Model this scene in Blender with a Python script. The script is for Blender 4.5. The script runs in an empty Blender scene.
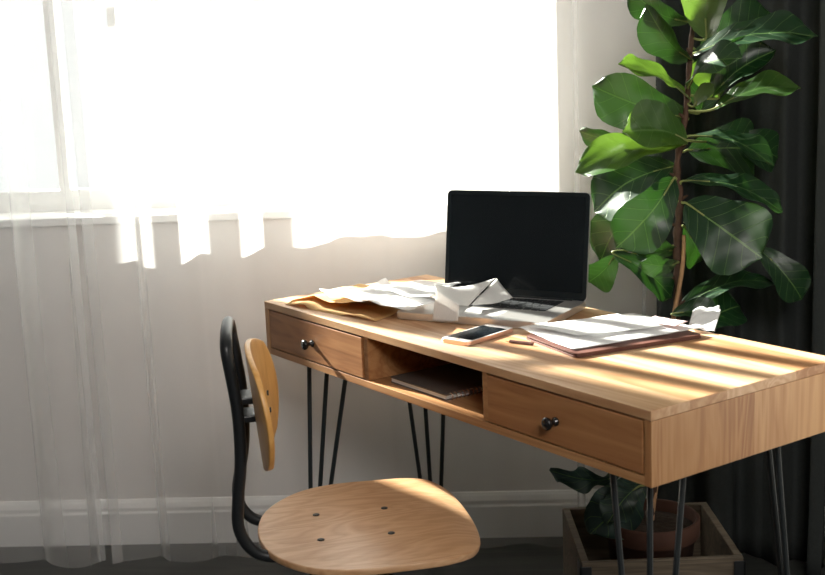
import bpy, bmesh, math, random
from mathutils import Vector, Matrix, noise
random.seed(7)
sc = bpy.context.scene
COL = sc.collection
PI = math.pi

# ------------------------------------------------------------------ camera
F_PX, PITCH, ROLL, CAM_Z = 1240.0, 0.18634, -0.04026, 1.28969
C0 = Vector((0, 0, CAM_Z))
fw = Vector((0, math.cos(PITCH), -math.sin(PITCH)))
r0 = Vector((1, 0, 0)); u0 = r0.cross(fw)
rt = r0*math.cos(ROLL) + u0*math.sin(ROLL)
up = -r0*math.sin(ROLL) + u0*math.cos(ROLL)
cam = bpy.data.cameras.new('camera'); cam.sensor_width = 36; cam.lens = F_PX/825*36
cam.clip_start = .05; cam.clip_end = 200
cam.dof.use_dof = True; cam.dof.focus_distance = 2.5; cam.dof.aperture_fstop = 6.3
camo = bpy.data.objects.new('camera', cam); COL.objects.link(camo)
m = Matrix.Identity(4)
for i in range(3):
    m[i][0] = rt[i]; m[i][1] = up[i]; m[i][2] = -fw[i]; m[i][3] = C0[i]
camo.matrix_world = m
sc.camera = camo

# ------------------------------------------------------------------ light and exposure
world = bpy.data.worlds.new('daylight'); sc.world = world; world.use_nodes = True
bg = world.node_tree.nodes['Background']
bg.inputs[0].default_value = (0.97, 0.97, 0.97, 1); bg.inputs[1].default_value = .55
SUN_D = Vector((.610, -.654, -.446)).normalized()
sl = bpy.data.lights.new('sun', 'SUN'); sl.energy = 25; sl.angle = math.radians(1.0); sl.color = (1, .95, .87)
so = bpy.data.objects.new('sun', sl); COL.objects.link(so)
so.rotation_euler = SUN_D.to_track_quat('-Z', 'Y').to_euler(); so.location = (-4, 6, 4)
al = bpy.data.lights.new('room_fill_light', 'AREA'); al.shape = 'DISK'; al.size = 1.1; al.energy = 35; al.color = (1, .95, .90)  # added fill light brightening the curtain and desk end, not a room fixture
ao = bpy.data.objects.new('room_fill_light', al); COL.objects.link(ao); ao.location = (.55, -.7, 2.45)
ao.rotation_euler = (Vector((.0, 3.1, .9))-ao.location).to_track_quat('-Z', 'Y').to_euler()
sc.view_settings.view_transform = 'Standard'; sc.view_settings.look = 'None'
sc.view_settings.exposure = 1.2; sc.view_settings.gamma = 1; sc.view_settings.use_curve_mapping = False
cy = sc.cycles
cy.max_bounces = 10; cy.diffuse_bounces = 6; cy.transmission_bounces = 8; cy.transparent_max_bounces = 24
cy.caustics_reflective = False; cy.caustics_refractive = False

# ------------------------------------------------------------------ helpers
def ray(px, py): return fw + rt*((px-412.5)/F_PX) + up*((287.5-py)/F_PX)
def AY(px, py, y): d = ray(px, py); return C0 + d*(y/d.y)
def AZ(px, py, z): d = ray(px, py); return C0 + d*((z-CAM_Z)/d.z)

def link(name, me, mat=None, parent=None, M=None):
    o = bpy.data.objects.new(name, me); COL.objects.link(o)
    if mat: me.materials.append(mat)
    if parent: o.parent = parent
    if M is not None: o.matrix_world = M
    return o
def obj(name, bm, mat=None, parent=None, M=None, smooth=False):
    bmesh.ops.recalc_face_normals(bm, faces=bm.faces) if not getattr(bm, '_keep', False) else None
    me = bpy.data.meshes.new(name); bm.to_mesh(me); bm.free()
    if smooth:
        for p in me.polygons: p.use_smooth = True
    return link(name, me, mat, parent, M)
def tag(o, label, cat, group=None, kind=None):
    o['label'] = label; o['category'] = cat
    if group: o['group'] = group
    if kind: o['kind'] = kind
    return o
def thing(name, label, cat, loc=(0,0,0), rz=0, group=None):
    o = bpy.data.objects.new(name, None); COL.objects.link(o)
    o.location = loc; o.rotation_euler = (0,0,rz); o.empty_display_size = .1
    bpy.context.view_layer.update()
    return tag(o, label, cat, group)
def struct(name, bm, mat, M=None, parent=None):
    o = obj(name, bm, mat, parent, M)
    if not parent: o['kind'] = 'structure'
    return o
def box(bm, x0, x1, y0, y1, z0, z1, bev=0, seg=2):
    vs = [bm.verts.new((x, y, z)) for x in (x0, x1) for y in (y0, y1) for z in (z0, z1)]
    fs = [(0,1,3,2),(4,6,7,5),(0,4,5,1),(2,3,7,6),(0,2,6,4),(1,5,7,3)]
    faces = [bm.faces.new([vs[i] for i in f]) for f in fs]
    if bev:
        es = list({e for f in faces for e in f.edges})
        bmesh.ops.bevel(bm, geom=es, offset=bev, segments=seg, affect='EDGES', profile=.5)
    return bm
def tube(bm, pts, rad, n=10, caps=True, closed=False):
    pts = [Vector(p) for p in pts]; N = len(pts)
    rads = rad if isinstance(rad, (list, tuple)) else [rad]*N
    rings = []; prev = None
    for i, p in enumerate(pts):
        if closed: t = pts[(i+1) % N]-pts[i-1]
        else: t = pts[min(i+1, N-1)]-pts[max(i-1, 0)]
        t.normalize()
        if prev is None:
            a = Vector((0,0,1)) if abs(t.z) < .9 else Vector((1,0,0))
            s = t.cross(a).normalized()
        else:
            s = (prev - t*prev.dot(t)).normalized()
        prev = s; q = t.cross(s)
        rings.append([bm.verts.new(p + (s*math.cos(2*PI*k/n)+q*math.sin(2*PI*k/n))*rads[i]) for k in range(n)])
    R = range(N if closed else N-1)
    for i in R:
        A, B = rings[i], rings[(i+1) % N]
        for k in range(n): bm.faces.new((A[k], A[(k+1) % n], B[(k+1) % n], B[k]))
    if caps and not closed:
        bm.faces.new(rings[0][::-1]); bm.faces.new(rings[-1])
    return bm
def spline(pts, per=8, closed=False):
    P = [Vector(p) for p in pts]; out = []; n = len(P)
    for i in range(n if closed else n-1):
        if closed: a, b, c, d = P[i-1], P[i], P[(i+1) % n], P[(i+2) % n]
        else: a, b, c, d = P[max(i-1,0)], P[i], P[i+1], P[min(i+2,n-1)]
        for k in range(per):
            t = k/per
            out.append(.5*((2*b)+(c-a)*t+(2*a-5*b+4*c-d)*t*t+(3*b-a-3*c+d)*t**3))
    if not closed: out.append(P[-1])
    return out
def lathe(bm, prof, c=(0,0,0), n=32, axis='z', ends=True):
    rings = []
    for r, h in prof:
        ring = []
        for k in range(n):
            a = 2*PI*k/n
            if axis == 'z': v = (c[0]+r*math.cos(a), c[1]+r*math.sin(a), c[2]+h)
            else: v = (c[0]+r*math.cos(a), c[1]+h, c[2]+r*math.sin(a))
            ring.append(bm.verts.new(v))
        rings.append(ring)
    for A, B in zip(rings, rings[1:]):
        for k in range(n): bm.faces.new((A[k], A[(k+1) % n], B[(k+1) % n], B[k]))
    if ends:
        bm.faces.new(rings[0]); bm.faces.new(rings[-1])
    return bm
def prism(bm, pts2, z0, z1, bev=0):
    a = [bm.verts.new((x, y, z0)) for x, y in pts2]; b = [bm.verts.new((x, y, z1)) for x, y in pts2]
    f0 = bm.faces.new(a[::-1]); f1 = bm.faces.new(b); n = len(a)
    for k in range(n): bm.faces.new((a[k], a[(k+1) % n], b[(k+1) % n], b[k]))
    if bev:
        bmesh.ops.bevel(bm, geom=list(f1.edges)+list(f0.edges), offset=bev, segments=2, affect='EDGES')
    return bm
def rrect(x0, x1, y0, y1, r, n=5):
    out = []
    for cx, cy_, a0 in ((x1-r, y1-r, 0), (x0+r, y1-r, 90), (x0+r, y0+r, 180), (x1-r, y0+r, 270)):
        for k in range(n+1):
            a = math.radians(a0+90*k/n); out.append((cx+r*math.cos(a), cy_+r*math.sin(a)))
    return out

# ------------------------------------------------------------------ materials
def newmat(name):
    mt = bpy.data.materials.new(name); mt.use_nodes = True
    nt = mt.node_tree; return mt, nt, nt.nodes['Principled BSDF'], nt.nodes['Material Output']
def N(nt, t, **kw):
    n = nt.nodes.new(t)
    for k, v in kw.items(): setattr(n, k, v)
    return n
def math_(nt, op, a, b=None, clamp=False):
    n = N(nt, 'ShaderNodeMath', operation=op); n.use_clamp = clamp
    for i, v in enumerate((a, b)):
        if v is None: continue
        if hasattr(v, 'links') or hasattr(v, 'is_linked'): nt.links.new(v, n.inputs[i])
        else: n.inputs[i].default_value = v
    return n.outputs[0]
def simple(name, col, rough=.5, metal=0, spec=.5, nz=0, nscale=30, bump=0, coat=0):
    mt, nt, p, out = newmat(name)
    p.inputs['Base Color'].default_value = (*col, 1); p.inputs['Roughness'].default_value = rough
    p.inputs['Metallic'].default_value = metal; p.inputs['Specular IOR Level'].default_value = spec
    p.inputs['Coat Weight'].default_value = coat
    tc = N(nt, 'ShaderNodeTexCoord'); ns = N(nt, 'ShaderNodeTexNoise'); ns.inputs['Scale'].default_value = nscale
    ns.inputs['Detail'].default_value = 6
    nt.links.new(tc.outputs['Object'], ns.inputs['Vector'])
    if nz:
        mx = N(nt, 'ShaderNodeMix', data_type='RGBA'); mx.inputs['A'].default_value = (*[c*(1-nz) for c in col], 1)
        mx.inputs['B'].default_value = (*[min(1, c*(1+nz)) for c in col], 1)
        nt.links.new(ns.outputs['Fac'], mx.inputs['Factor']); nt.links.new(mx.outputs['Result'], p.inputs['Base Color'])
    if bump:
        b = N(nt, 'ShaderNodeBump'); b.inputs['Strength'].default_value = 1; b.inputs['Distance'].default_value = bump
        nt.links.new(ns.outputs['Fac'], b.inputs['Height']); nt.links.new(b.outputs[0], p.inputs['Normal'])
    return mt
def wood(name, c_dark, c_mid, c_light, grain='x', across=16, along=1.1, plank=0, paxis='y', rough=.42, knots=True, off=0, amp=1.0):
    mt, nt, p, out = newmat(name); L = nt.links.new
    tc = N(nt, 'ShaderNodeTexCoord'); sp = N(nt, 'ShaderNodeSeparateXYZ'); L(tc.outputs['Object'], sp.inputs[0])
    src = tc.outputs['Object']
    ax = {'x': 0, 'y': 1, 'z': 2}
    if plank:
        f = math_(nt, 'FLOOR', math_(nt, 'DIVIDE', math_(nt, 'ADD', sp.outputs[ax[paxis]], off), plank))
        wn = N(nt, 'ShaderNodeTexWhiteNoise', noise_dimensions='1D'); L(f, wn.inputs['W'])
        cb = N(nt, 'ShaderNodeVectorMath', operation='SCALE'); L(wn.outputs['Color'], cb.inputs[0]); cb.inputs['Scale'].default_value = 9
        ad = N(nt, 'ShaderNodeVectorMath', operation='ADD'); L(src, ad.inputs[0]); L(cb.outputs[0], ad.inputs[1]); src = ad.outputs[0]
    mp = N(nt, 'ShaderNodeMapping'); L(src, mp.inputs[0])
    s = [across]*3; s[ax[grain]] = along; mp.inputs['Scale'].default_value = s
    n1 = N(nt, 'ShaderNodeTexNoise'); n1.inputs['Scale'].default_value = 1; n1.inputs['Detail'].default_value = 3; n1.inputs['Distortion'].default_value = 1.1
    L(mp.outputs[0], n1.inputs['Vector'])
    rings = math_(nt, 'FRACT', math_(nt, 'MULTIPLY', n1.outputs['Fac'], 7*amp))
    rings = math_(nt, 'MULTIPLY', math_(nt, 'ABSOLUTE', math_(nt, 'SUBTRACT', rings, .5)), 2)
    mp2 = N(nt, 'ShaderNodeMapping'); L(src, mp2.inputs[0])
    s2 = [across*14]*3; s2[ax[grain]] = along*5; mp2.inputs['Scale'].default_value = s2
    n2 = N(nt, 'ShaderNodeTexNoise'); n2.inputs['Scale'].default_value = 1; n2.inputs['Detail'].default_value = 4; L(mp2.outputs[0], n2.inputs['Vector'])
    mp3 = N(nt, 'ShaderNodeMapping'); L(src, mp3.inputs[0])
    s3 = [across*.35]*3; s3[ax[grain]] = along*.8; mp3.inputs['Scale'].default_value = s3
    n3 = N(nt, 'ShaderNodeTexNoise'); n3.inputs['Scale'].default_value = 1; n3.inputs['Detail'].default_value = 2; L(mp3.outputs[0], n3.inputs['Vector'])
    v = math_(nt, 'ADD', math_(nt, 'MULTIPLY', rings, .30), math_(nt, 'MULTIPLY', n2.outputs['Fac'], .35))
    v = math_(nt, 'ADD', v, math_(nt, 'MULTIPLY', n3.outputs['Fac'], .65))
    v = math_(nt, 'SUBTRACT', v, .12)
    if plank:
        v = math_(nt, 'ADD', v, math_(nt, 'MULTIPLY', math_(nt, 'SUBTRACT', wn.outputs['Value'], .5), .42))
    cr = N(nt, 'ShaderNodeValToRGB'); L(v, cr.inputs[0])
    e = cr.color_ramp.elements; e[0].position = .2; e[0].color = (*c_dark, 1); e[1].position = .85; e[1].color = (*c_light, 1)
    k = e.new(.5); k.color = (*c_mid, 1)
    col = cr.outputs[0]
    if knots:
        vo = N(nt, 'ShaderNodeTexVoronoi'); mp4 = N(nt, 'ShaderNodeMapping'); L(src, mp4.inputs[0])
        s4 = [9.]*3; s4[ax[grain]] = 4.; mp4.inputs['Scale'].default_value = s4; L(mp4.outputs[0], vo.inputs['Vector']); vo.inputs['Scale'].default_value = 1
        kf = math_(nt, 'SUBTRACT', 1.0, math_(nt, 'MULTIPLY', vo.outputs['Distance'], 9), True)
        mx = N(nt, 'ShaderNodeMix', data_type='RGBA'); L(math_(nt, 'MULTIPLY', kf, .75), mx.inputs['Factor']); L(col, mx.inputs['A'])
        mx.inputs['B'].default_value = (*[c*.45 for c in c_dark], 1); col = mx.outputs['Result']
    L(col, p.inputs['Base Color'])
    p.inputs['Roughness'].default_value = rough; p.inputs['Coat Weight'].default_value = .12; p.inputs['Coat Roughness'].default_value = .35
    b = N(nt, 'ShaderNodeBump'); b.inputs['Distance'].default_value = .0006; b.inputs['Strength'].default_value = .5
    L(n2.outputs['Fac'], b.inputs['Height']); L(b.outputs[0], p.inputs['Normal'])
    return mt
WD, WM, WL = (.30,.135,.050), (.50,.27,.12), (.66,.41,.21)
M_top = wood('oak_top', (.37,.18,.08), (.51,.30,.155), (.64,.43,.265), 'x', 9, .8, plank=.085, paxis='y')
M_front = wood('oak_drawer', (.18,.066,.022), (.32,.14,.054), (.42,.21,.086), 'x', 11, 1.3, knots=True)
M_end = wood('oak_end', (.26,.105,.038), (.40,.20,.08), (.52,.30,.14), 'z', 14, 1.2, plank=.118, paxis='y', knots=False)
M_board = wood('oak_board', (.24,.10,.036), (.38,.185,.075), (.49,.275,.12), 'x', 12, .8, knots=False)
M_ply = wood('birch_seat', (.46,.24,.11), (.58,.34,.18), (.68,.45,.27), 'x', 9, 2.2, knots=False, rough=.36, amp=1.3)
M_plyb = wood('birch_back', (.58,.27,.07), (.72,.38,.11), (.82,.48,.17), 'z', 12, 2.5, knots=False, rough=.38, amp=.8)
M_plyedge = wood('birch_edge', (.42,.24,.12), (.58,.37,.2), (.66,.44,.26), 'x', 20, 1, knots=False)
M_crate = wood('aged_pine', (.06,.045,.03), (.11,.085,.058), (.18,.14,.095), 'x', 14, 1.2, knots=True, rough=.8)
M_floor = wood('dark_floorboards', (.030,.032,.030), (.05,.052,.047), (.075,.072,.062), 'x', 8, .7, plank=.12, paxis='y', knots=False, rough=.5)
M_black = simple('black_steel', (.010,.012,.014), .38, 0, .5, .2, 60)
M_rod = simple('black_powder_coat', (.012,.016,.018), .45, 0, .5, .2, 90)
M_knob = simple('black_knob', (.012,.012,.013), .22, 0, .6)
M_rivet = simple('rivet', (.03,.028,.026), .45, .3)
M_alu = simple('aluminium', (.74,.72,.70), .33, .85, .5, .03, 80)
M_key = simple('key_plastic', (.012,.014,.016), .5, 0, .4)
M_screen = simple('screen_glass', (.006,.009,.011), .14, 0, .35)
M_bezel = simple('dark_bezel', (.007,.011,.013), .3, 0, .4)
M_gold = simple('rose_gold', (.80,.52,.40), .32, .7)
M_phoneglass = simple('phone_glass', (.008,.011,.014), .1, 0, .5)
M_white = simple('white_paint', (.88,.88,.87), .4, 0, .5, .03, 8)
M_wall = simple('painted_plaster', (.80,.78,.76), .75, 0, .3, .05, 3.2, .012)
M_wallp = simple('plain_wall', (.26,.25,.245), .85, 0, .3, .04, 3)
M_ceil = simple('ceiling_paint', (.7,.7,.69), .9)
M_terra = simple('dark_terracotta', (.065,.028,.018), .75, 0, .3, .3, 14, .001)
M_soil = simple('potting_soil', (.03,.02,.014), .95, 0, .2, .4, 80, .006)
M_bark = simple('fig_bark', (.075,.04,.026), .75, 0, .3, .5, 70, .003)
M_bark2 = simple('pale_stem', (.42,.24,.12), .6, 0, .3, .3, 60, .001)
M_twig = simple('green_stalk', (.22,.25,.08), .5, 0, .4, .2, 50)
M_cover = simple('notebook_cover', (.10,.085,.075), .5, 0, .4, .1, 40)
M_wire = simple('copper_wire', (.72,.45,.30), .25, .9)
M_clip = simple('brown_leather_board', (.10,.035,.025), .5, 0, .4, .15, 60)
M_drape = simple('dark_drape_fabric', (.040,.045,.044), .9, 0, .15, .15, 160, .0006)

def paper(name, col, lines=0., tl=.25, dens=240, dirn='x', blue=0):
    mt, nt, p, out = newmat(name); L = nt.links.new
    uv = N(nt, 'ShaderNodeTexCoord'); c = None
    p.inputs['Roughness'].default_value = .8; p.inputs['Specular IOR Level'].default_value = .2
    base = N(nt, 'ShaderNodeRGB'); base.outputs[0].default_value = (*col, 1); c = base.outputs[0]
    if lines:
        sp = N(nt, 'ShaderNodeSeparateXYZ'); L(uv.outputs['UV'], sp.inputs[0])
        row = math_(nt, 'MULTIPLY', sp.outputs[1], dens)
        ln = math_(nt, 'GREATER_THAN', math_(nt, 'FRACT', row), .62)
        cb = N(nt, 'ShaderNodeCombineXYZ'); L(math_(nt, 'MULTIPLY', sp.outputs[0], 26), cb.inputs[0]); L(math_(nt, 'FLOOR', row), cb.inputs[1])
        ns = N(nt, 'ShaderNodeTexNoise'); ns.inputs['Scale'].default_value = 1.; L(cb.outputs[0], ns.inputs['Vector'])
        w = math_(nt, 'GREATER_THAN', ns.outputs['Fac'], .5)
        ed = math_(nt, 'LESS_THAN', math_(nt, 'ABSOLUTE', math_(nt, 'SUBTRACT', sp.outputs[0], .5)), .4)
        fac = math_(nt, 'MULTIPLY', math_(nt, 'MULTIPLY', math_(nt, 'MULTIPLY', ln, w), ed), lines)
        mx = N(nt, 'ShaderNodeMix', data_type='RGBA'); L(fac, mx.inputs['Factor']); L(c, mx.inputs['A']); mx.inputs['B'].default_value = (.25,.25,.3,1)
        c = mx.outputs['Result']
    L(c, p.inputs['Base Color'])
    tr = N(nt, 'ShaderNodeBsdfTranslucent'); L(c, tr.inputs['Color'])
    ms = N(nt, 'ShaderNodeMixShader'); ms.inputs[0].default_value = tl
    L(p.outputs[0], ms.inputs[1]); L(tr.outputs[0], ms.inputs[2]); L(ms.outputs[0], out.inputs[0])
    return mt
M_paper = paper('white_paper', (.88,.88,.88), 0, .35)
M_printed = paper('printed_paper', (.88,.88,.88), .10, .3, 30)
M_receipt = paper('receipt_paper', (.84,.83,.81), .3, .4, 26)
M_kraft = paper('kraft_paper', (.66,.42,.19), 0, .25)
M_pink = paper('pink_printed_paper', (.80,.62,.60), .6, .2, 16)

def sheer(name, T0=.52, col=(.93,.93,.93)):
    mt, nt, p, out = newmat(name); L = nt.links.new; nt.nodes.remove(p)
    g = N(nt, 'ShaderNodeNewGeometry')
    dt = N(nt, 'ShaderNodeVectorMath', operation='DOT_PRODUCT'); L(g.outputs['Normal'], dt.inputs[0]); L(g.outputs['Incoming'], dt.inputs[1])
    c = math_(nt, 'MAXIMUM', math_(nt, 'ABSOLUTE', dt.outputs['Value']), .25)
    T = math_(nt, 'POWER', T0, math_(nt, 'DIVIDE', 1.0, c))            # the weave closes up at grazing angles
    d = N(nt, 'ShaderNodeBsdfDiffuse'); d.inputs[0].default_value = (*col, 1)
    t = N(nt, 'ShaderNodeBsdfTranslucent'); t.inputs[0].default_value = (*col, 1)
    m1 = N(nt, 'ShaderNodeMixShader'); m1.inputs[0].default_value = .6; L(d.outputs[0], m1.inputs[1]); L(t.outputs[0], m1.inputs[2])
    tp = N(nt, 'ShaderNodeBsdfTransparent')
    m2 = N(nt, 'ShaderNodeMixShader'); L(T, m2.inputs[0]); L(m1.outputs[0], m2.inputs[1]); L(tp.outputs[0], m2.inputs[2])
    L(m2.outputs[0], out.inputs[0]); return mt
M_sheer = sheer('sheer_voile', .775)

def leafmat(name, top, under, trans, tfac=.35, rough=.33):
    mt, nt, p, out = newmat(name); L = nt.links.new
    uv = N(nt, 'ShaderNodeTexCoord'); sp = N(nt, 'ShaderNodeSeparateXYZ'); L(uv.outputs['UV'], sp.inputs[0])
    au = math_(nt, 'ABSOLUTE', math_(nt, 'SUBTRACT', math_(nt, 'MULTIPLY', sp.outputs[0], 2), 1))
    mid = math_(nt, 'LESS_THAN', au, .028)
    fr = math_(nt, 'FRACT', math_(nt, 'SUBTRACT', math_(nt, 'MULTIPLY', sp.outputs[1], 6.5), math_(nt, 'MULTIPLY', au, 1.5)))
    lat = math_(nt, 'GREATER_THAN', fr, .95)
    vein = math_(nt, 'MAXIMUM', mid, math_(nt, 'MULTIPLY', lat, .65))
    g = N(nt, 'ShaderNodeNewGeometry')
    mx = N(nt, 'ShaderNodeMix', data_type='RGBA'); L(g.outputs['Backfacing'], mx.inputs['Factor'])
    mx.inputs['A'].default_value = (*top, 1); mx.inputs['B'].default_value = (*under, 1)
    ns = N(nt, 'ShaderNodeTexNoise'); ns.inputs['Scale'].default_value = 14; L(uv.outputs['Object'], ns.inputs['Vector'])
    hv = N(nt, 'ShaderNodeHueSaturation'); L(mx.outputs['Result'], hv.inputs['Color']); L(math_(nt, 'ADD', math_(nt, 'MULTIPLY', ns.outputs['Fac'], .8), .6), hv.inputs['Value'])
    mv = N(nt, 'ShaderNodeMix', data_type='RGBA'); L(vein, mv.inputs['Factor']); L(hv.outputs[0], mv.inputs['A']); mv.inputs['B'].default_value = (.10,.19,.05,1)
    L(mv.outputs['Result'], p.inputs['Base Color'])
    p.inputs['Roughness'].default_value = rough; p.inputs['Specular IOR Level'].default_value = .5
    tr = N(nt, 'ShaderNodeBsdfTranslucent')
    mt2 = N(nt, 'ShaderNodeMix', data_type='RGBA'); L(vein, mt2.inputs['Factor']); mt2.inputs['A'].default_value = (*trans, 1); mt2.inputs['B'].default_value = (*[c*.55 for c in trans], 1)
    L(mt2.outputs['Result'], tr.inputs['Color'])
    ms = N(nt, 'ShaderNodeMixShader'); ms.inputs[0].default_value = tfac; L(p.outputs[0], ms.inputs[1]); L(tr.outputs[0], ms.inputs[2]); L(ms.outputs[0], out.inputs[0])
    b = N(nt, 'ShaderNodeBump'); b.inputs['Distance'].default_value = .002; b.inputs['Strength'].default_value = .6
    L(math_(nt, 'SUBTRACT', 1., vein), b.inputs['Height']); L(b.outputs[0], p.inputs['Normal'])
    return mt
M_leaf = leafmat('fig_leaf', (.007,.032,.010), (.035,.07,.025), (.035,.12,.01), .10, .38)
M_leafb = leafmat('sunlit_fig_leaf', (.03,.08,.015), (.09,.14,.05), (.14,.27,.025), .24)  # brighter copy of the fig leaf, sunlit green painted into its colour
M_leafd = leafmat('dried_leaf', (.012,.035,.028), (.02,.045,.038), (.02,.06,.03), .1, .5)

mt, nt, p, out = newmat('window_glass'); nt.nodes.remove(p)
tp = N(nt, 'ShaderNodeBsdfTransparent'); tp.inputs[0].default_value = (.96,.98,.97,1); gl = N(nt, 'ShaderNodeBsdfGlossy'); gl.inputs['Roughness'].default_value = .02
ms = N(nt, 'ShaderNodeMixShader'); ms.inputs[0].default_value = .06
nt.links.new(tp.outputs[0], ms.inputs[1]); nt.links.new(gl.outputs[0], ms.inputs[2]); nt.links.new(ms.outputs[0], out.inputs[0]); M_glass = mt

# ------------------------------------------------------------------ the room (frame of the window wall: x along it, y outwards)
YAW = -math.atan(.056)
ROOM = Matrix.Translation((0, 3.185, 0)) @ Matrix.Rotation(YAW, 4, 'Z')
def RM(x, y, z): return ROOM @ Vector((x, y, z))
XL, XR, YB, ZC = -2.6, 1.03, -4.9, 2.65
WX0, WX1, WZ0, WZ1 = -1.52, .26, .905, 2.35
struct('floor', box(bmesh.new(), XL-.2, XR+.2, YB-.2, .27, -.1, 0), M_floor, ROOM)
struct('ceiling', box(bmesh.new(), XL-.2, XR+.2, YB-.2, .27, ZC, ZC+.1), M_ceil, ROOM)
bm = bmesh.new()
xs = [XL-.2, WX0, WX1, XR+.2]; zs = [0, WZ0-.02, WZ1, ZC]
for i in range(3):
    for k in range(3):
        if i == 1 and k == 1: continue
        box(bm, xs[i], xs[i+1], 0, .27, zs[k], zs[k+1])
bmesh.ops.remove_doubles(bm, verts=bm.verts, dist=1e-5)
struct('wall_back', bm, M_wall, ROOM)
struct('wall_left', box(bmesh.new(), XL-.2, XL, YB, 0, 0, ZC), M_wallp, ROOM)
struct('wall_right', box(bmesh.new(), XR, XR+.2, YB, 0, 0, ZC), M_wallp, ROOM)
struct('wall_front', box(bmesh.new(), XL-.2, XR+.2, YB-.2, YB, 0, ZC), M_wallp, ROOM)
def baseboard(name, L, M):
    bm = bmesh.new(); prof = [(0,0),(-.017,0),(-.017,.088),(-.014,.094),(-.014,.104),(-.009,.116),(-.004,.124),(0,.126)]
    a = [bm.verts.new((0, y, z)) for y, z in prof]; b = [bm.verts.new((L, y, z)) for y, z in prof]
    for k in range(len(prof)): bm.faces.new((a[k], a[(k+1) % len(prof)], b[(k+1) % len(prof)], b[k]))
    bm.faces.new(a); bm.faces.new(b[::-1])
    return struct(name, bm, M_white, M)
struct('sun_blocker', box(bmesh.new(), -2.9, -2.075, .95, 1.15, 0, 3.2), M_white, ROOM)      # unseen slab added outside to cut the sun off seat and curtain
baseboard('baseboard_back', XR-XL, ROOM @ Matrix.Translation((XL, -.0005, 0)))
baseboard('baseboard_right', -YB-.03, ROOM @ Matrix.Translation((XR-.0005, -.02, 0)) @ Matrix.Rotation(-PI/2, 4, 'Z'))

# window: sill board, frame with posts and glazing bars, panes
win = bpy.data.objects.new('window_1', None); COL.objects.link(win); win.matrix_world = ROOM; win['kind'] = 'structure'
bpy.context.view_layer.update()
def wpart(name, bm, mat): o = obj(name, bm, mat); o.parent = win; return o
wpart('window_sill', box(bmesh.new(), WX0-.9, WX1+.05, -.018, .16, WZ0-.022, WZ0, .004), M_white)
bm = bmesh.new(); y0, y1 = .14, .19
box(bm, WX0, WX1, y0, y1, WZ0, WZ0+.055); box(bm, WX0, WX1, y0, y1, WZ1-.05, WZ1)
for a, b in ((WX0, -1.39), (WX1-.04, WX1), (-1.27,-1.245), (-.960,-.932), (-.79,-.768), (-.64,-.615), (-.10,-.065)): box(bm, a, b, y0+.002, y1-.002, WZ0+.05, WZ1-.045)
box(bm, -1.39, -.968, y0+.01, y1-.01, 1.62, 1.65)
wpart('window_frame', bm, M_white)
for a, b in ((-1.39,-1.27), (-1.245,-.960), (-.932,-.79), (-.768,-.64), (-.615,-.10), (-.065,WX1-.04)):
    wpart('pane', box(bmesh.new(), a, b, .163, .167, WZ0+.055, WZ1-.05), M_glass)

# ------------------------------------------------------------------ sheer curtains and drape
def curtain(name, x0, x1, y, ztop, folds, amp, mat, step=.006, seed=0, hem=.012, flare=0., zb=.006, sharp=1., cols=None, lean0=0., lean1=0., solid=0, hemw=0):
    rnd = random.Random(seed); bm = bmesh.new()
    nx = int((x1-x0)/step); nz = 44
    f = [(folds*(.55+.5*rnd.random()*k)+rnd.random()*3, rnd.random()*6.28, 1/(k**1.1)) for k in (1, 2, 3, 4)]
    rows = []
    for j in range(nz+1):
        t = j/nz; z = zb + (ztop-zb)*t; low = (1-t)
        row = []
        for i in range(nx+1):
            s = i/nx
            x = x0 + (x1-x0)*s + lean0*low*(1-s) + lean1*low*s
            X = x0 + (x1-x0)*s
            w = sum(a*math.sin(fr*X+ph+.35*low*math.sin(ph+X*2)) for fr, ph, a in f)/2.2
            w = math.copysign(abs(w)**sharp, w)
            nn = noise.noise((X*7, z*.5, seed))*.3
            a = amp*(.8+.3*low)*(1+.45*min(1, max(0, (-.12-X)/.2)))*(1+.5*min(1, max(0, (X-.25)/.15)))
            yy = y + a*(w*.8+nn) - (.06*min(1, max(0, (-.15-X)/.5)) if not solid else 0) - flare*max(0, (.18-z)/.18)**2
            zz = z + hem*(max(0, 1-t*12))*(noise.noise((X*5, seed*3.1, 0))+.3)
            row.append(bm.verts.new((x + .35*a*math.cos(f[1][0]*X+f[1][1]), yy, max(.004, zz))))
        rows.append(row)
    for A, B in zip(rows, rows[1:]):
        for k in range(nx): bm.faces.new((A[k], A[k+1], B[k+1], B[k]))
    if hemw:                                                  # doubled side hems, sewn flat
        k = int(hemw/step)
        for c0, ly in ((0, 1), (nx-k, 1), (0, 2), (nx-k, 2)):
            g = [[bm.verts.new(rows[j][i].co+Vector((0, -.002*ly, 0))) for i in range(c0, c0+k+1)] for j in range(nz+1)]
            for A, B in zip(g, g[1:]):
                for q in range(k): bm.faces.new((A[q], A[q+1], B[q+1], B[q]))
    o = obj(name, bm, mat, None, ROOM, smooth=True)
    if solid:
        md = o.modifiers.new('thickness', 'SOLIDIFY'); md.thickness = solid; md.offset = 0
    return o
tag(curtain('sheer_curtain', -1.95, -.812, -.105, ZC-.02, 36, .025, M_sheer, seed=3, hem=.02, hemw=.03, lean1=-.005),
    'sheer white voile curtain panel left of the narrow floor-length gap', 'curtain', 'sheer white curtains')
tag(curtain('sheer_curtain', -.803, .70, -.105, ZC-.02, 38, .023, M_sheer, seed=11, hem=.02, hemw=.026, lean0=.012),
    'sheer white voile curtain panel hanging right of the gap, behind desk and laptop', 'curtain', 'sheer white curtains')
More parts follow.
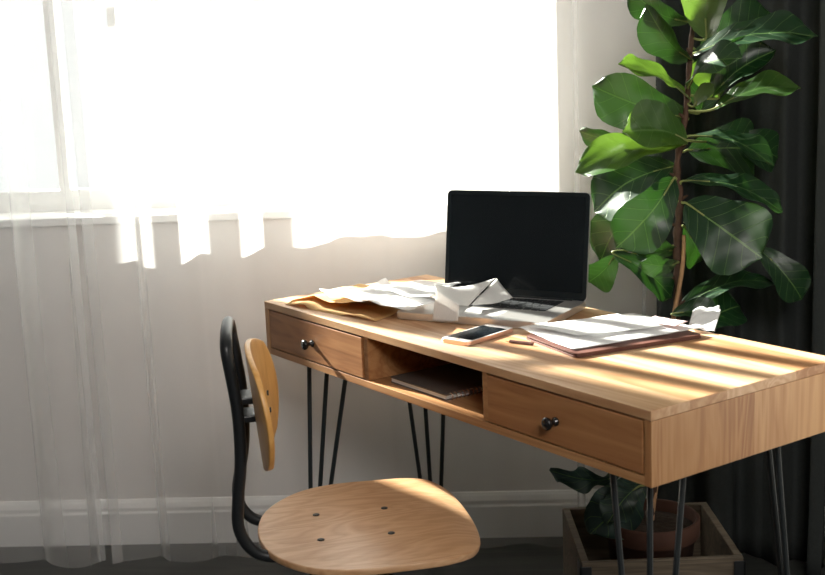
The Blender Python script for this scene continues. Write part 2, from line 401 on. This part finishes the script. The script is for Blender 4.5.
def drape(path, ztop, amp, pitch):
    P_ = spline([(x, y, 0) for x, y in path], 60); bm = bmesh.new(); nz = 40
    L = [0]
    for a, b in zip(P_, P_[1:]): L.append(L[-1]+(b-a).length)
    rows = []
    for j in range(nz+1):
        t = j/nz; z = .006+(ztop-.006)*t; row = []
        for i, p in enumerate(P_):
            tg = (P_[min(i+1, len(P_)-1)]-P_[max(i-1, 0)]).normalized(); nn = Vector((tg.y, -tg.x, 0))
            l = L[i]*2*PI/pitch
            w = math.sin(l+.8*math.sin(L[i]*9)+.25*t)+.3*math.sin(l*2.3+1)
            w = math.copysign(abs(w)**.8, w)
            d = amp*w*(.85+.3*(1-t)) + .006*noise.noise((L[i]*20, z*2, 0))
            row.append(bm.verts.new((p.x+nn.x*d, p.y+nn.y*d, z)))
        rows.append(row)
    for A, B in zip(rows, rows[1:]):
        for k in range(len(A)-1): bm.faces.new((A[k], A[k+1], B[k+1], B[k]))
    o = obj('drape', bm, M_drape, None, ROOM, smooth=True)
    md = o.modifiers.new('thickness', 'SOLIDIFY'); md.thickness = .002; md.offset = 0
    return o
tag(drape([(.605,-.19),(.72,-.20),(.86,-.20),(.945,-.225),(.975,-.30),(.972,-.36)], ZC-.02, .030, .135),
    'dark grey heavy drape hanging in folds in the corner behind the fig', 'curtain')

# ------------------------------------------------------------------ desk
NLc = Vector((-.33884, 2.76954, 0)); DYAW = -.96014; DL, DW, DT = 1.2, .4576, .75
desk = thing('writing_desk', 'light wooden writing desk with two drawers on black hairpin legs', 'desk', NLc, DYAW)
DM = Matrix.Translation(NLc) @ Matrix.Rotation(DYAW, 4, 'Z')
def DP(a, b, z): return DM @ Vector((a, b, z))
def child(name, bm, mat, par, smooth=False):
    o = obj(name, bm, mat, None, None, smooth); o.parent = par; return o
zb, zt = .6285, .734
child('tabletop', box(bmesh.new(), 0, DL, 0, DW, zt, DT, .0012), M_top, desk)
child('bottom_panel', box(bmesh.new(), .0155, DL-.0155, .001, DW-.001, zb, zb+.0145, .0008), M_board, desk)
child('side_panel', box(bmesh.new(), .0, .015, .0005, DW-.0005, zb, zt-.0004, .0008), M_end, desk)
child('side_panel', box(bmesh.new(), DL-.015, DL, .0005, DW-.0005, zb, zt-.0004, .0008), M_end, desk)
child('back_panel', box(bmesh.new(), .0155, DL-.0155, DW-.014, DW-.002, zb+.015, zt-.0004), M_board, desk)
for a in (.405, .789): child('divider', box(bmesh.new(), a, a+.014, .004, DW-.0145, zb+.015, zt-.0004, .0008), M_board, desk)
for a0, a1, kx in ((.0185, .402, .207), (.8065, 1.1815, .986)):
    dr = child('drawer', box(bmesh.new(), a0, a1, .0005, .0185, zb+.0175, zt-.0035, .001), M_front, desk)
    bm = bmesh.new()
    box(bm, a0+.006, a1-.006, .0187, DW-.03, zb+.02, zb+.026)
    box(bm, a0+.006, a0+.016, .0187, DW-.03, zb+.026, zt-.02); box(bm, a1-.016, a1-.006, .0187, DW-.03, zb+.026, zt-.02)
    box(bm, a0+.016, a1-.016, DW-.04, DW-.03, zb+.026, zt-.02)
    child('drawer_box', bm, M_board, dr)
    kb = lathe(bmesh.new(), [(.0078,.0004),(.0078,-.002),(.0042,-.004),(.004,-.011),(.009,-.0145),(.0112,-.019),(.0105,-.0225),(.006,-.0245),(.001,-.025)], (kx, 0, .686), 24, 'y')
    child('knob', kb, M_knob, dr, True)
def hairpin(ca, cb, sa, sb, ftops=((.125,.04), (.085,.085), (.04,.115))):
    bm = bmesh.new(); foot = Vector((ca+sa*.04, cb+sb*.035, .006))
    tops = [Vector((ca+sa*p, cb+sb*q, zb-.004)) for p, q in ftops]
    for k, t in enumerate(tops):
        off = Vector(((-.006, 0, .006)[k]*sa, (.006, 0, -.006)[k]*sb, 0))
        tube(bm, [t, t.lerp(foot-off, .5), foot-off], .0052, 8)
    tube(bm, [foot+Vector((-.012*sa,.012*sb,.0)), foot+Vector((.012*sa,-.012*sb,0))], .0055, 8)
    pl = [(ca+sa*.02, cb+sb*.02), (ca+sa*.14, cb+sb*.02), (ca+sa*.14, cb+sb*.055), (ca+sa*.055, cb+sb*.14), (ca+sa*.02, cb+sb*.14)]
    prism(bm, pl, zb-.0035, zb-.0005)
    return bm
for ca, cb, sa, sb in ((.022,.01,1,1), (DL,0,-1,1), (0,DW,1,-1), (DL,DW,-1,-1)):
    child('hairpin_leg', hairpin(ca, cb, sa, sb, *([((.03,.07), (.08,.09), (.15,.10))] if ca == .022 else [])), M_rod, desk, False)

# notebook in the open shelf
nb = thing('spiral_notebook', 'closed copper spiral bound notebook lying in the open shelf of the desk', 'notebook', DP(.455, .03, zb+.0148), DYAW)
W_, D_ = .188, .275
child('cover', prism(bmesh.new(), rrect(0, W_, 0, D_, .006), .0, .0012), M_cover, nb)
child('pages', box(bmesh.new(), .003, W_-.004, .003, D_-.003, .0014, .0095), M_paper, nb)
child('cover', prism(bmesh.new(), rrect(0, W_, 0, D_, .006), .0097, .0112), M_cover, nb)
bm = bmesh.new()
for k in range(26):
    yy = .012+k*.0098
    tube(bm, [(W_-.001+.0075*math.cos(t), yy+.0015*math.sin(t/2), .0058+.0068*math.sin(t)) for t in [i*PI/7 for i in range(14)]], .0009, 5, closed=True)
child('spiral_binding', bm, M_wire, nb, True)

# ------------------------------------------------------------------ laptop
LW, LD, LH = .336, .229, .229
lyaw = -.512; FRc = Vector((.254, 2.352, 0))
lap = thing('laptop', 'open silver laptop with a dark blank screen on the wooden desk', 'laptop', (FRc.x, FRc.y, DT+.0012), lyaw)
base = child('base', prism(bmesh.new(), rrect(-LW, 0, 0, LD, .012), 0, .0145, .0022), M_alu, lap, False)
child('keyboard_deck', prism(bmesh.new(), rrect(-LW+.038, -.038, LD-.132, LD-.022, .003), .0143, .01475), M_alu, base)
kx0, kx1, ky0 = -LW+.041, -.041, LD-.129
rows = [[1]*14, [1]*13+[1.5], [1.5]+[1]*13, [1.8]+[1]*11+[1.8], [2.3]+[1]*10+[2.3], [1,1,1,1.3,5,1.3,1,1,1,1]]
for r, ks in enumerate(reversed(rows)):
    tot = sum(ks); x = kx0; uw = (kx1-kx0)/tot
    hgt = .0175 if r < 5 else .011
    for k in ks:
        w = k*uw; y = ky0+r*.0182
        child('key', box(bmesh.new(), x+.0012, x+w-.0012, y+.001, y+hgt-.001, .0148, .0158), M_key, base); x += w
child('trackpad', prism(bmesh.new(), rrect(-LW/2-.053, -LW/2+.053, .012, .09, .004), .0143, .0147), simple('trackpad_glass', (.66,.65,.64), .4, .6), base)
OP = math.radians(81.5)
lid = child('screen_lid', prism(bmesh.new(), rrect(-LW, 0, 0, LH, .011), -.0055, 0, .001), M_alu, lap)
lid.matrix_local = Matrix.Translation((0, LD-.006, .0125)) @ Matrix.Rotation(OP, 4, 'X')
child('bezel', prism(bmesh.new(), rrect(-LW+.001, -.001, .001, LH-.001, .010), .0001, .0011), M_bezel, lid)
child('display', box(bmesh.new(), -LW+.010, -.010, .018, LH-.010, .0012, .0015), M_screen, lid)
child('hinge', tube(bmesh.new(), [(-LW+.03, 0, .002), (-.03, 0, .002)], .0045, 12), M_bezel, lid)

# ------------------------------------------------------------------ phone
ph = thing('smartphone', 'rose gold smartphone with dark screen lying on desk before the laptop', 'phone', (.099, 2.246, DT+.0006), math.atan2(.111, .099))
child('body', prism(bmesh.new(), rrect(0, .146, 0, .070, .010), 0, .0072, .002), M_gold, ph)
child('front_glass', prism(bmesh.new(), rrect(.0015, .1445, .0015, .0685, .009), .0072, .0076), simple('phone_bezel', (.75,.72,.70), .25), ph)
child('display', box(bmesh.new(), .018, .128, .0045, .0655, .0077, .0079), M_phoneglass, ph)
child('home_button', lathe(bmesh.new(), [(.0052,.0077),(.0052,.0080),(.004,.0081)], (.0095,.035,0), 20), M_gold, ph)

# ------------------------------------------------------------------ papers
def sheet(name, patches, mat, parent=None, crumple=.003, n=14, seed=0, thick=.0004, zmin=None):
    """patches: lists of four corners, joined into one creased sheet"""
    bm = bmesh.new(); uvl = bm.loops.layers.uv.new('UVMap')
    for pi, q in enumerate(patches):
        A, B, C_, D = [Vector(v) for v in q]; g = []
        for i in range(n+1):
            for j in range(n+1):
                s, t = i/n, j/n
                p = A.lerp(B, s).lerp(D.lerp(C_, s), t)
                e = min(1, 6*min(1, .35+min(s, 1-s, t, 1-t)*3))
                d = crumple*(noise.noise((p*14)+Vector((seed,0,0)))*1.2+abs(noise.noise(p*38+Vector((0,seed,0))))*.7)*e
                p = p+Vector((d*.3, -d*.3, d))
                if zmin is not None: p.z = max(zmin, p.z)
                g.append((bm.verts.new(p), (s, t)))
        for i in range(n):
            for j in range(n):
                ids = [i*(n+1)+j, (i+1)*(n+1)+j, (i+1)*(n+1)+j+1, i*(n+1)+j+1]
                f = bm.faces.new([g[k][0] for k in ids])
                for lp, k in zip(f.loops, ids): lp[uvl].uv = g[k][1]
    bmesh.ops.remove_doubles(bm, verts=bm.verts, dist=.0006)
    o = obj(name, bm, mat, parent); md = o.modifiers.new('thickness', 'SOLIDIFY'); md.thickness = thick; md.offset = 1
    for p in o.data.polygons: p.use_smooth = True
    return o
T = DT
# kraft envelope, its mouth gaping towards the room
bot = [(-.285,2.715,T+.004),(-.080,2.492,T+.002),(.005,2.645,T+.002),(-.13,2.86,T+.003)]
topq = [(-.265,2.735,T+.010),(-.062,2.500,T+.036),(.008,2.648,T+.022),(-.12,2.86,T+.010)]
env = sheet('kraft_envelope', [bot, [(-.285,2.715,T+.004),(-.13,2.86,T+.003),(-.12,2.86,T+.010),(-.265,2.735,T+.010)], topq], M_kraft, crumple=.009, seed=2, zmin=T+.0012)
tag(env, 'crumpled brown kraft envelope at the left end of the desk', 'envelope')
tag(sheet('paper_sheet', [[AZ(318,293,T+.030), AZ(409,311,T+.040), AZ(441,301,T+.036), AZ(385,281,T+.030)]], M_paper, crumple=.011, seed=5, zmin=T+.019),
    'crumpled white sheet on top of the brown envelope', 'paper')
tag(sheet('paper_sheet', [[AZ(375,290,T+.048), AZ(430,299,T+.050), AY(461,284,2.66), AZ(415,281,T+.040)]], M_paper, crumple=.006, seed=9),
    'small white slip lying over the crumpled sheet beside the screen', 'paper')
# receipt hanging over the laptop's front edge and folded across its keyboard
a1, a2 = (432,322.5), (458,322.5)
P = lambda x, y, yy: AY(x, y, yy)
r1 = [P(432,321.5,2.461), P(458,321.5,2.438), P(459,306,2.447), P(436,291,2.464)]
r2 = [P(436,291,2.464), P(459,306,2.447), P(468,306,2.475), P(434,283.5,2.485)]
r3 = [P(434,283.5,2.485), P(468,306,2.475), P(495.5,278.5,2.60), P(457,290,2.55)]
tag(sheet('receipt', [r1, r2, r3], M_receipt, crumple=.002, seed=3, n=10), 'long paper receipt bent down over the front edge of the laptop', 'receipt')
r4 = [P(469,305.5,2.478), P(512,297.5,2.553), P(497,278,2.61), P(496,278,2.607)]
tag(sheet('receipt', [[P(470,306,2.482), P(491,304,2.50), P(513,298,2.548), P(496.5,279,2.612)]], M_receipt, crumple=.003, seed=8, n=10), 'creased receipt leaning on the laptop keyboard', 'receipt')

# clipboard with papers
cl = thing('document_folder', 'dark brown leather folder lying on the desk beneath white papers', 'folder', (.283, 2.123, T+.0008), math.atan2(.112, .249))
child('back_cover', prism(bmesh.new(), rrect(0, .275, 0, .182, .008), 0, .003, .0008), M_clip, cl)
child('front_cover', prism(bmesh.new(), rrect(.001, .274, .001, .181, .008), .0052, .0072, .0006), M_clip, cl)
child('spine', box(bmesh.new(), .004, .271, .0015, .0045, .003, .0053), M_clip, cl)
child('lining', box(bmesh.new(), .01, .268, .006, .176, .0032, .0051), M_kraft, cl)
z1 = T+.0095
q = [AZ(517.5,327.5,z1), AZ(573,349.5,z1+.001), AZ(701,328.5,z1+.004), AZ(632,313,z1+.004)]
tag(sheet('paper_sheet', [q], M_printed, crumple=.0018, seed=12, n=20), 'large white printed sheet on the dark folder', 'paper')
q = [AZ(527,326,z1+.006), AZ(578,336,z1+.007), AZ(664,326,z1+.009), AZ(618,314,z1+.008)]
tag(sheet('paper_sheet', [q], M_printed, crumple=.002, seed=15, n=16), 'smaller folded white page on top of the printed sheet on folder', 'paper')
q = [AZ(644,321,z1+.010), AZ(676,327.5,z1+.010), AZ(688,322,z1+.016), AZ(655,315.5,z1+.016)]
tag(sheet('small_sheet', [q], M_pink, crumple=.003, seed=18, n=10), 'pink printed slip at the far corner of the folder', 'paper')
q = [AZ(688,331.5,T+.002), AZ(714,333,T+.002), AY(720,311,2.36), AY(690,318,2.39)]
tag(sheet('small_sheet', [q, [q[3], q[2], AY(708,316,2.43), AY(692,322,2.43)]], M_paper, crumple=.022, seed=31, n=14, zmin=T+.001), 'crumpled white stand in for a glaring sunlit leaf at the rear edge of the desk', 'paper')  # white crumple put in place of sun glare on a fig leaf
pn = thing('pencil', 'dark thin pencil lying on desk between phone and folder', 'pencil', (.178, 2.262, T+.0035), math.radians(-35))
child('shaft', tube(bmesh.new(), [(0,0,0),(.05,0,0)], .003, 6), M_clip, pn)
child('tip', tube(bmesh.new(), [(0,0,0),(-.01,0,0)], [.003,.0005], 6), M_kraft, pn)

# ------------------------------------------------------------------ chair
CF = math.atan2(.16, .987)
ch = thing('desk_chair', 'plywood chair with black tube backrest frame standing in front of desk', 'chair', (-.125, 2.15, 0), CF)
half = [(-.174,0),(-.170,.05),(-.155,.105),(-.122,.158),(-.075,.198),(-.01,.216),(.07,.216),(.135,.210),(.178,.188),(.204,.145),(.216,.09),(.221,.03)]
outl = half + [(u, -v) for u, v in half[::-1] if v]
ol = spline([(u, v, 0) for u, v in outl], 4, True)
def seat_z(u, v): return .450 + .10*max(0, -u-.10)**1.6 - .9*max(0, u-.15)**2*3 - .10*(.06-min(.06, v*v))*.8 + .004
bm = bmesh.new(); rings = []
for s in (1, .985, .93, .8, .6, .4, .2):
    rings.append([bm.verts.new((p.x*s+.01*(1-s), p.y*s, seat_z(p.x*s, p.y*s))) for p in ol])
for A, B in zip(rings, rings[1:]):
    for k in range(len(A)): bm.faces.new((A[k], A[(k+1) % len(A)], B[(k+1) % len(A)], B[k]))
bm.faces.new(rings[-1])
seat = child('seat', bm, M_ply, ch, True)
md = seat.modifiers.new('thickness', 'SOLIDIFY'); md.thickness = .012; md.offset = -1
bv = seat.modifiers.new('round', 'BEVEL'); bv.width = .002; bv.segments = 2; bv.limit_method = 'ANGLE'; bv.angle_limit = 1.0
for u, v in ((-.063,.062),(-.066,-.062),(.066,.062),(.060,-.064)):
    child('seat_bolt', lathe(bmesh.new(), [(.0066,.0002),(.0062,.0014),(.003,.002)], (u, v, seat_z(u, v)), 16), M_rivet, seat, True)
# tube hoop
def BU(lat, z): return -.161+.085*lat+.030*(lat/.16)**2-.010*(z-.69)/.112
def hoop():
    side = [(-.10,.435),(-.15,.436),(-.185,.446),(-.206,.472),(-.213,.505),(-.206,.555),(-.199,.60),(-.196,.65),(-.197,.71),(-.202,.76),(-.208,.81)]
    L = [Vector((u, -.085, z)) for u, z in side]
    arc = [Vector((-.2085-.001*math.sin(a), -.085*math.cos(a), .812+.034*math.sin(a))) for a in [i*PI/8 for i in range(1, 8)]]
    R = [Vector((u, .085, z)) for u, z in side[::-1]]
    tw = lambda v: Vector((v.x+.006+.07*v.y*min(1, max(0, (v.z-.47)/.1)), v.y, v.z-.008*max(0, (v.z-.5)/.35)))
    return [tw(v) for v in spline(L+arc+R, 4)]
child('backrest_frame', tube(bmesh.new(), hoop(), .0105, 12), M_black, ch, True)
bm = bmesh.new(); nu, nv = 28, 20; g = []
ZC_, HB, WB = .692, .112, .158
for i in range(nu+1):
    for j in range(nv+1):
        a = -1+2*i/nu; b = -1+2*j/nv
        x = a*math.sqrt(max(0, 1-b*b/2)); y = b*math.sqrt(max(0, 1-a*a/2))       # square to disc
        k = .2; x = x*(1-k)+a*k*.93; y = y*(1-k)+b*k*.93
        lat = x*WB; z = ZC_+y*HB
        u = BU(lat, z)
        g.append(bm.verts.new((u, lat, z)))
for i in range(nu):
    for j in range(nv):
        bm.faces.new([g[i*(nv+1)+j], g[(i+1)*(nv+1)+j], g[(i+1)*(nv+1)+j+1], g[i*(nv+1)+j+1]])
bk = child('backrest', bm, M_plyb, ch, True)
md = bk.modifiers.new('thickness', 'SOLIDIFY'); md.thickness = .010; md.offset = 0
bv = bk.modifiers.new('round', 'BEVEL'); bv.width = .002; bv.segments = 2; bv.limit_method = 'ANGLE'; bv.angle_limit = 1.0
for z in (.705, .672):
    bm = bmesh.new(); box(bm, -.196, -.156, -.03, .03, z-.006, z+.006, .002); tube(bm, [(-.197, -.088, z), (-.197, .088, z)], .006, 10)
    child('backrest_bracket', bm, M_black, ch)
    for lt in (-.09, .09): child('backrest_bolt', tube(bmesh.new(), [(BU(lt,z-.02)+.004,lt,z-.02),(BU(lt,z-.02)+.0075,lt,z-.02)], .005, 12), M_rivet, bk)
bm = bmesh.new()
box(bm, -.09, .09, -.075, -.050, .428, .4395, .002); box(bm, -.09, .09, .050, .075, .428, .4395, .002)
box(bm, -.02, .02, -.12, .12, .416, .428, .002)
tube(bm, [(0,0,.20),(0,0,.418)], .022, 20)
tube(bm, [(.0,-.12,.42),(.05,-.2,.42)], .006, 8)
child('seat_frame', bm, M_black, ch)
for su, sv in ((-1,-1),(-1,1),(1,-1),(1,1)):
    child('leg', tube(bmesh.new(), spline([(su*.02, sv*.02, .23),(su*.11, sv*.09, .225),(su*.155, sv*.15, .19),(su*.19, sv*.19, .0105)], 6), .0105, 12), M_black, ch, True)

# ------------------------------------------------------------------ crate, pot, fig
CM = ROOM @ Vector((0,0,0))
cr = thing('wooden_crate', 'old wooden crate with black corner fittings holding the potted fig', 'crate', (.490, 2.550, 0), 0)
cx, cyy, hz = .158, .145, .25
for s in (-1, 1):
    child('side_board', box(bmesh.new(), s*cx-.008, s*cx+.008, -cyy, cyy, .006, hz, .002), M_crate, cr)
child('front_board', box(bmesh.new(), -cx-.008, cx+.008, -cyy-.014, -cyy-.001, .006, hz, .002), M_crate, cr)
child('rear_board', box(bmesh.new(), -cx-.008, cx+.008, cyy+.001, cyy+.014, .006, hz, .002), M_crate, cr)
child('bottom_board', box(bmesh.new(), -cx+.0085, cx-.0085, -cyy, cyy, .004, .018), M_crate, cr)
for s in (-1, 1):
    bm = bmesh.new(); box(bm, s*cx-.012-.008*(s>0)*0-.0, s*cx+.012, -cyy-.017, -cyy-.0143, .15, hz-.008, .001)
    box(bm, s*(cx+.0085), s*(cx+.0112), -cyy-.017, -cyy+.03, .15, hz-.008)
    child('corner_bracket', bm, M_black, cr)
for s in (-.5, .5):
    child('ring_pull', tube(bmesh.new(), [(s*.15+.009*math.cos(a), -cyy-.0175, .196+.009*math.sin(a)) for a in [i*PI/8 for i in range(16)]], .0022, 6, closed=True), M_black, cr, True)

FX, FY = .490, 2.515
fig = thing('fiddle_leaf_fig', 'tall fiddle leaf fig with big glossy leaves in a terracotta pot in crate', 'plant', (FX, FY, .019), 0)
def fchild(name, bm, mat, smooth=False, par=None):
    o = obj(name, bm, mat, None, None, smooth); o.parent = par or fig
    if not par: o.matrix_parent_inverse = Matrix.Translation((-FX, -FY, -.019))
    return o
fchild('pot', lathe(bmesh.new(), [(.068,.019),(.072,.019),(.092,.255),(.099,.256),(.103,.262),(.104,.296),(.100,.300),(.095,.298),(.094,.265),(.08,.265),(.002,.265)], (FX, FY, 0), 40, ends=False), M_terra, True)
fchild('soil', lathe(bmesh.new(), [(.0935,.266),(.0935,.274),(.06,.279),(.004,.280)], (FX, FY, 0), 32), M_soil, True)
TRK = [(648,528,2.53),(652,500,2.55),(662,430,2.60),(670,365,2.64),(676,318,2.66),(678,280,2.66),(677,240,2.66),(680,200,2.66),(677,165,2.66),(685,118,2.66),(689,70,2.66),(693,20,2.66),(697,-40,2.66)]
tp_ = [AY(*t) for t in TRK]; tp_[0].z = .268
trunk_pts = spline(tp_, 6)
NT = len(trunk_pts)
fchild('trunk', tube(bmesh.new(), trunk_pts, [(.0085 if i < NT*.5 else .0085-.0045*(i-NT*.5)/(NT*.5))*(1+.22*math.sin(i*1.9)) for i in range(NT)], 10), M_bark, True)
for k_ in range(10, NT-6, 4):                                  # old leaf scars: short stubs along the trunk
    p_ = trunk_pts[k_]; a_ = k_*2.4; d_ = Vector((math.cos(a_), math.sin(a_)*.6, .5)).normalized()
    fchild('leaf_stub', tube(bmesh.new(), [p_, p_+d_*.012, p_+d_*.020], [.0045,.0035,.002], 7), M_bark, True)
st = spline([AY(651,520,2.535), AY(664,420,2.60), AY(672,330,2.645), AY(682,270,2.645), AY(684,235,2.65)], 8); st[0].z = .27
fchild('second_stem', tube(bmesh.new(), st, [.0062-.002*i/len(st) for i in range(len(st))], 8), M_bark2, True)
PROF = [(0,.06),(.05,.26),(.12,.42),(.25,.58),(.38,.70),(.5,.83),(.62,.95),(.72,1.),(.8,.97),(.88,.84),(.94,.64),(.98,.38),(1,.10)]
def prof(t):
    for (a, u), (b, v) in zip(PROF, PROF[1:]):
        if t <= b: k = (t-a)/(b-a); return u+(v-u)*(k*k*(3-2*k)*.5+k*.5)
    return .1
def leaf(B, Tp, wpx, phi=20, cup=.25, droop=.15, fold=0, att=None, mat=None, seed=0, wave=.03, shape=1, r=None):
    """B, Tp: base and tip in space; width in metres; phi: how far the blade turns from facing the room"""
    A = (Tp-B); Ln = A.length; A.normalize()
    V = (C0-B.lerp(Tp,.5)).normalized()
    S = A.cross(V).normalized(); Nv = S.cross(A).normalized()
    ph = math.radians(phi); S2 = S*math.cos(ph)+Nv*math.sin(ph); N2 = Nv*math.cos(ph)-S*math.sin(ph)
    if N2.z < 0 and abs(phi) < 90: pass
    W = wpx; bm = bmesh.new(); uvl = bm.loops.layers.uv.new('UVMap'); n, mm = 26, 14; g = []
    for i in range(n+1):
        t = i/n; w = prof(t)*W*.5
        c = B + A*(Ln*t) + N2*(Ln*droop*(math.sin(t*PI)))
        for j in range(mm+1):
            s = -1+2*j/mm
            wav = wave*Ln*math.sin(t*15+seed+(2 if s > 0 else 0))*abs(s)**2*(.3+.7*t)
            h = cup*w*(abs(s)**1.5) + wav + .012*Ln*noise.noise((t*6, s*3, seed))
            ang = fold*abs(s)
            p = c + S2*(s*w*math.cos(ang)) + N2*(h + w*abs(s)*math.sin(ang))
            # soft notch at the tip
            p -= A*(.06*Ln*(abs(s)**2)*max(0, t-.75)*2.2)
            g.append((bm.verts.new(p), ((s+1)/2, t)))
    for i in range(n):
        for j in range(mm):
            ids = [i*(mm+1)+j, i*(mm+1)+j+1, (i+1)*(mm+1)+j+1, (i+1)*(mm+1)+j]
            f = bm.faces.new([g[k][0] for k in ids])
            for lp, k in zip(f.loops, ids): lp[uvl].uv = g[k][1]
    me = bpy.data.meshes.new('leaf')
    # the blade's upper face points the way the blade faces up
    bm.normal_update(); up_ = sum((f.normal.z*f.calc_area() for f in bm.faces))
    if (up_ < 0) != bool(r): bmesh.ops.reverse_faces(bm, faces=bm.faces)
    bm.to_mesh(me); bm.free()
    for p_ in me.polygons: p_.use_smooth = True
    o = link('leaf', me, mat or M_leaf); o.parent = fig; o.matrix_parent_inverse = Matrix.Translation((-FX, -FY, -.019))
    if att is None:
        att = min(trunk_pts, key=lambda q: (q-B).length)
    md_ = att.lerp(B, .5)+Vector((0,0,-.004))
    pt = tube(bmesh.new(), spline([att, md_, B, B+A*Ln*.25+N2*(Ln*droop*.7)], 4), [.0026]*10+[.0018]*3, 7)
    c = obj('petiole', pt, M_twig, None, None, True); c.parent = o
    return o
# px base, px tip, depth base, depth tip, width in px, phi, options
def pl(bx, by, tx, ty, yb, yt, wpx, phi=20, **k):
    B = AY(bx, by, yb); Tt = AY(tx, ty, yt); w = wpx/F_PX*(yb+yt)/2
    return leaf(B, Tt, w, phi, seed=bx*.37+ty*.11, **k)
LEAVES = [
 # left side, from the top
 (690,22, 628,-12, 2.66,2.62, 34, 35, {}),
 (692,60, 646,4,  2.66,2.60, 42, 30, dict(fold=.5)),
 (706,38, 712,-58, 2.64,2.56, 56, 10, dict(fold=.3, mat=M_leafb)),
 (690,99, 618,64, 2.66,2.58, 34, -66, dict(droop=.08, mat=M_leafb)),
 (687,118,592,86, 2.68,2.66, 56, 15, dict(droop=.12)),
 (640,134,579,131, 2.70,2.72, 30, 45, dict(att=AY(682,140,2.66))),
 (687,141,622,132, 2.64,2.58, 56, -35, dict(cup=.5, mat=M_leafb)),
 (684,143,575,172, 2.65,2.64, 40, -25, dict(fold=.2, mat=M_leafb)),
 (694,106,714,84, 2.64,2.60, 16, 20, dict(mat=M_leafb)),
 # right side, from the top
 (700,50, 772,14, 2.70,2.74, 50, 15, {}),
 (693,54, 818,36, 2.67,2.60, 56, 60, dict(droop=.10)),
 (688,86, 742,58, 2.64,2.50, 44, 62, {}),
 (712,96, 776,50, 2.68,2.62, 50, 30, dict(fold=.5)),
 (719,98, 704,56, 2.68,2.70, 40, 5, dict(fold=.3, mat=M_leafb)),
 (714,109,801,88, 2.66,2.62, 42, 55, dict(droop=.13, mat=M_leafb)),
 (700,112,716,60, 2.74,2.78, 50, 5, {}),
 (690,136,774,166, 2.66,2.56, 44, 66, dict(droop=.12)),
 (688,150,756,150, 2.72,2.78, 60, 10, {}),
 (720,140,778,158, 2.76,2.80, 44, 20, dict(att=AY(684,140,2.66))),
 (683,181,783,212, 2.65,2.58, 44, 60, dict(droop=.12)),
 (686,203,762,258, 2.64,2.54, 82, 8, dict(cup=.1, droop=.05)),
 (758,248,802,300, 2.74,2.72, 40, 20, dict(att=AY(684,222,2.66))),
 (684,226,700,262, 2.72,2.78, 34, 15, {}),
 (676,312,776,284, 2.66,2.74, 40, 50, {}),
 (690,330,740,306, 2.70,2.76, 44, 15, {}),
 (672,314,719,318, 2.63,2.60, 30, 35, dict(cup=.6)),
 # left cluster, lower
 (677,166,594,212, 2.70,2.72, 62, -30, dict(droop=.2)),
 (674,178,616,248, 2.64,2.60, 58, 15, dict(droop=.18)),
 (660,180,600,262, 2.72,2.77, 50, -20, dict(droop=.2)),
 (668,202,655,197, 2.64,2.62, 16, 10, {}),
 (616,256,588,282, 2.68,2.72, 40, 20, dict(att=AY(677,245,2.66))),
 (612,252,672,298, 2.66,2.67, 32, 25, dict(att=AY(677,245,2.66))),
 (678,250,638,236, 2.68,2.64, 34, 40, {}),
 (678,262,640,262, 2.64,2.58, 24, 30, {}),
 (660,178,640,150, 2.72,2.76, 44, 10, {}),
]
for (bx,by,tx,ty,yb,yt,w,ph_,kw) in LEAVES: pl(bx,by,tx,ty,yb,yt,w,ph_,**kw)
for (bx,by,tx,ty,yb,yt,w,ph_,kw) in [(622,474,549,470,2.58,2.50,26,35,{}), (640,478,590,534,2.56,2.46,58,10,dict(droop=.2)), (640,486,606,526,2.52,2.42,36,-20,{})]:
    pl(bx,by,tx,ty,yb,yt,w,ph_,mat=M_leafd, att=AY(655,480,2.56), wave=.09, **kw)
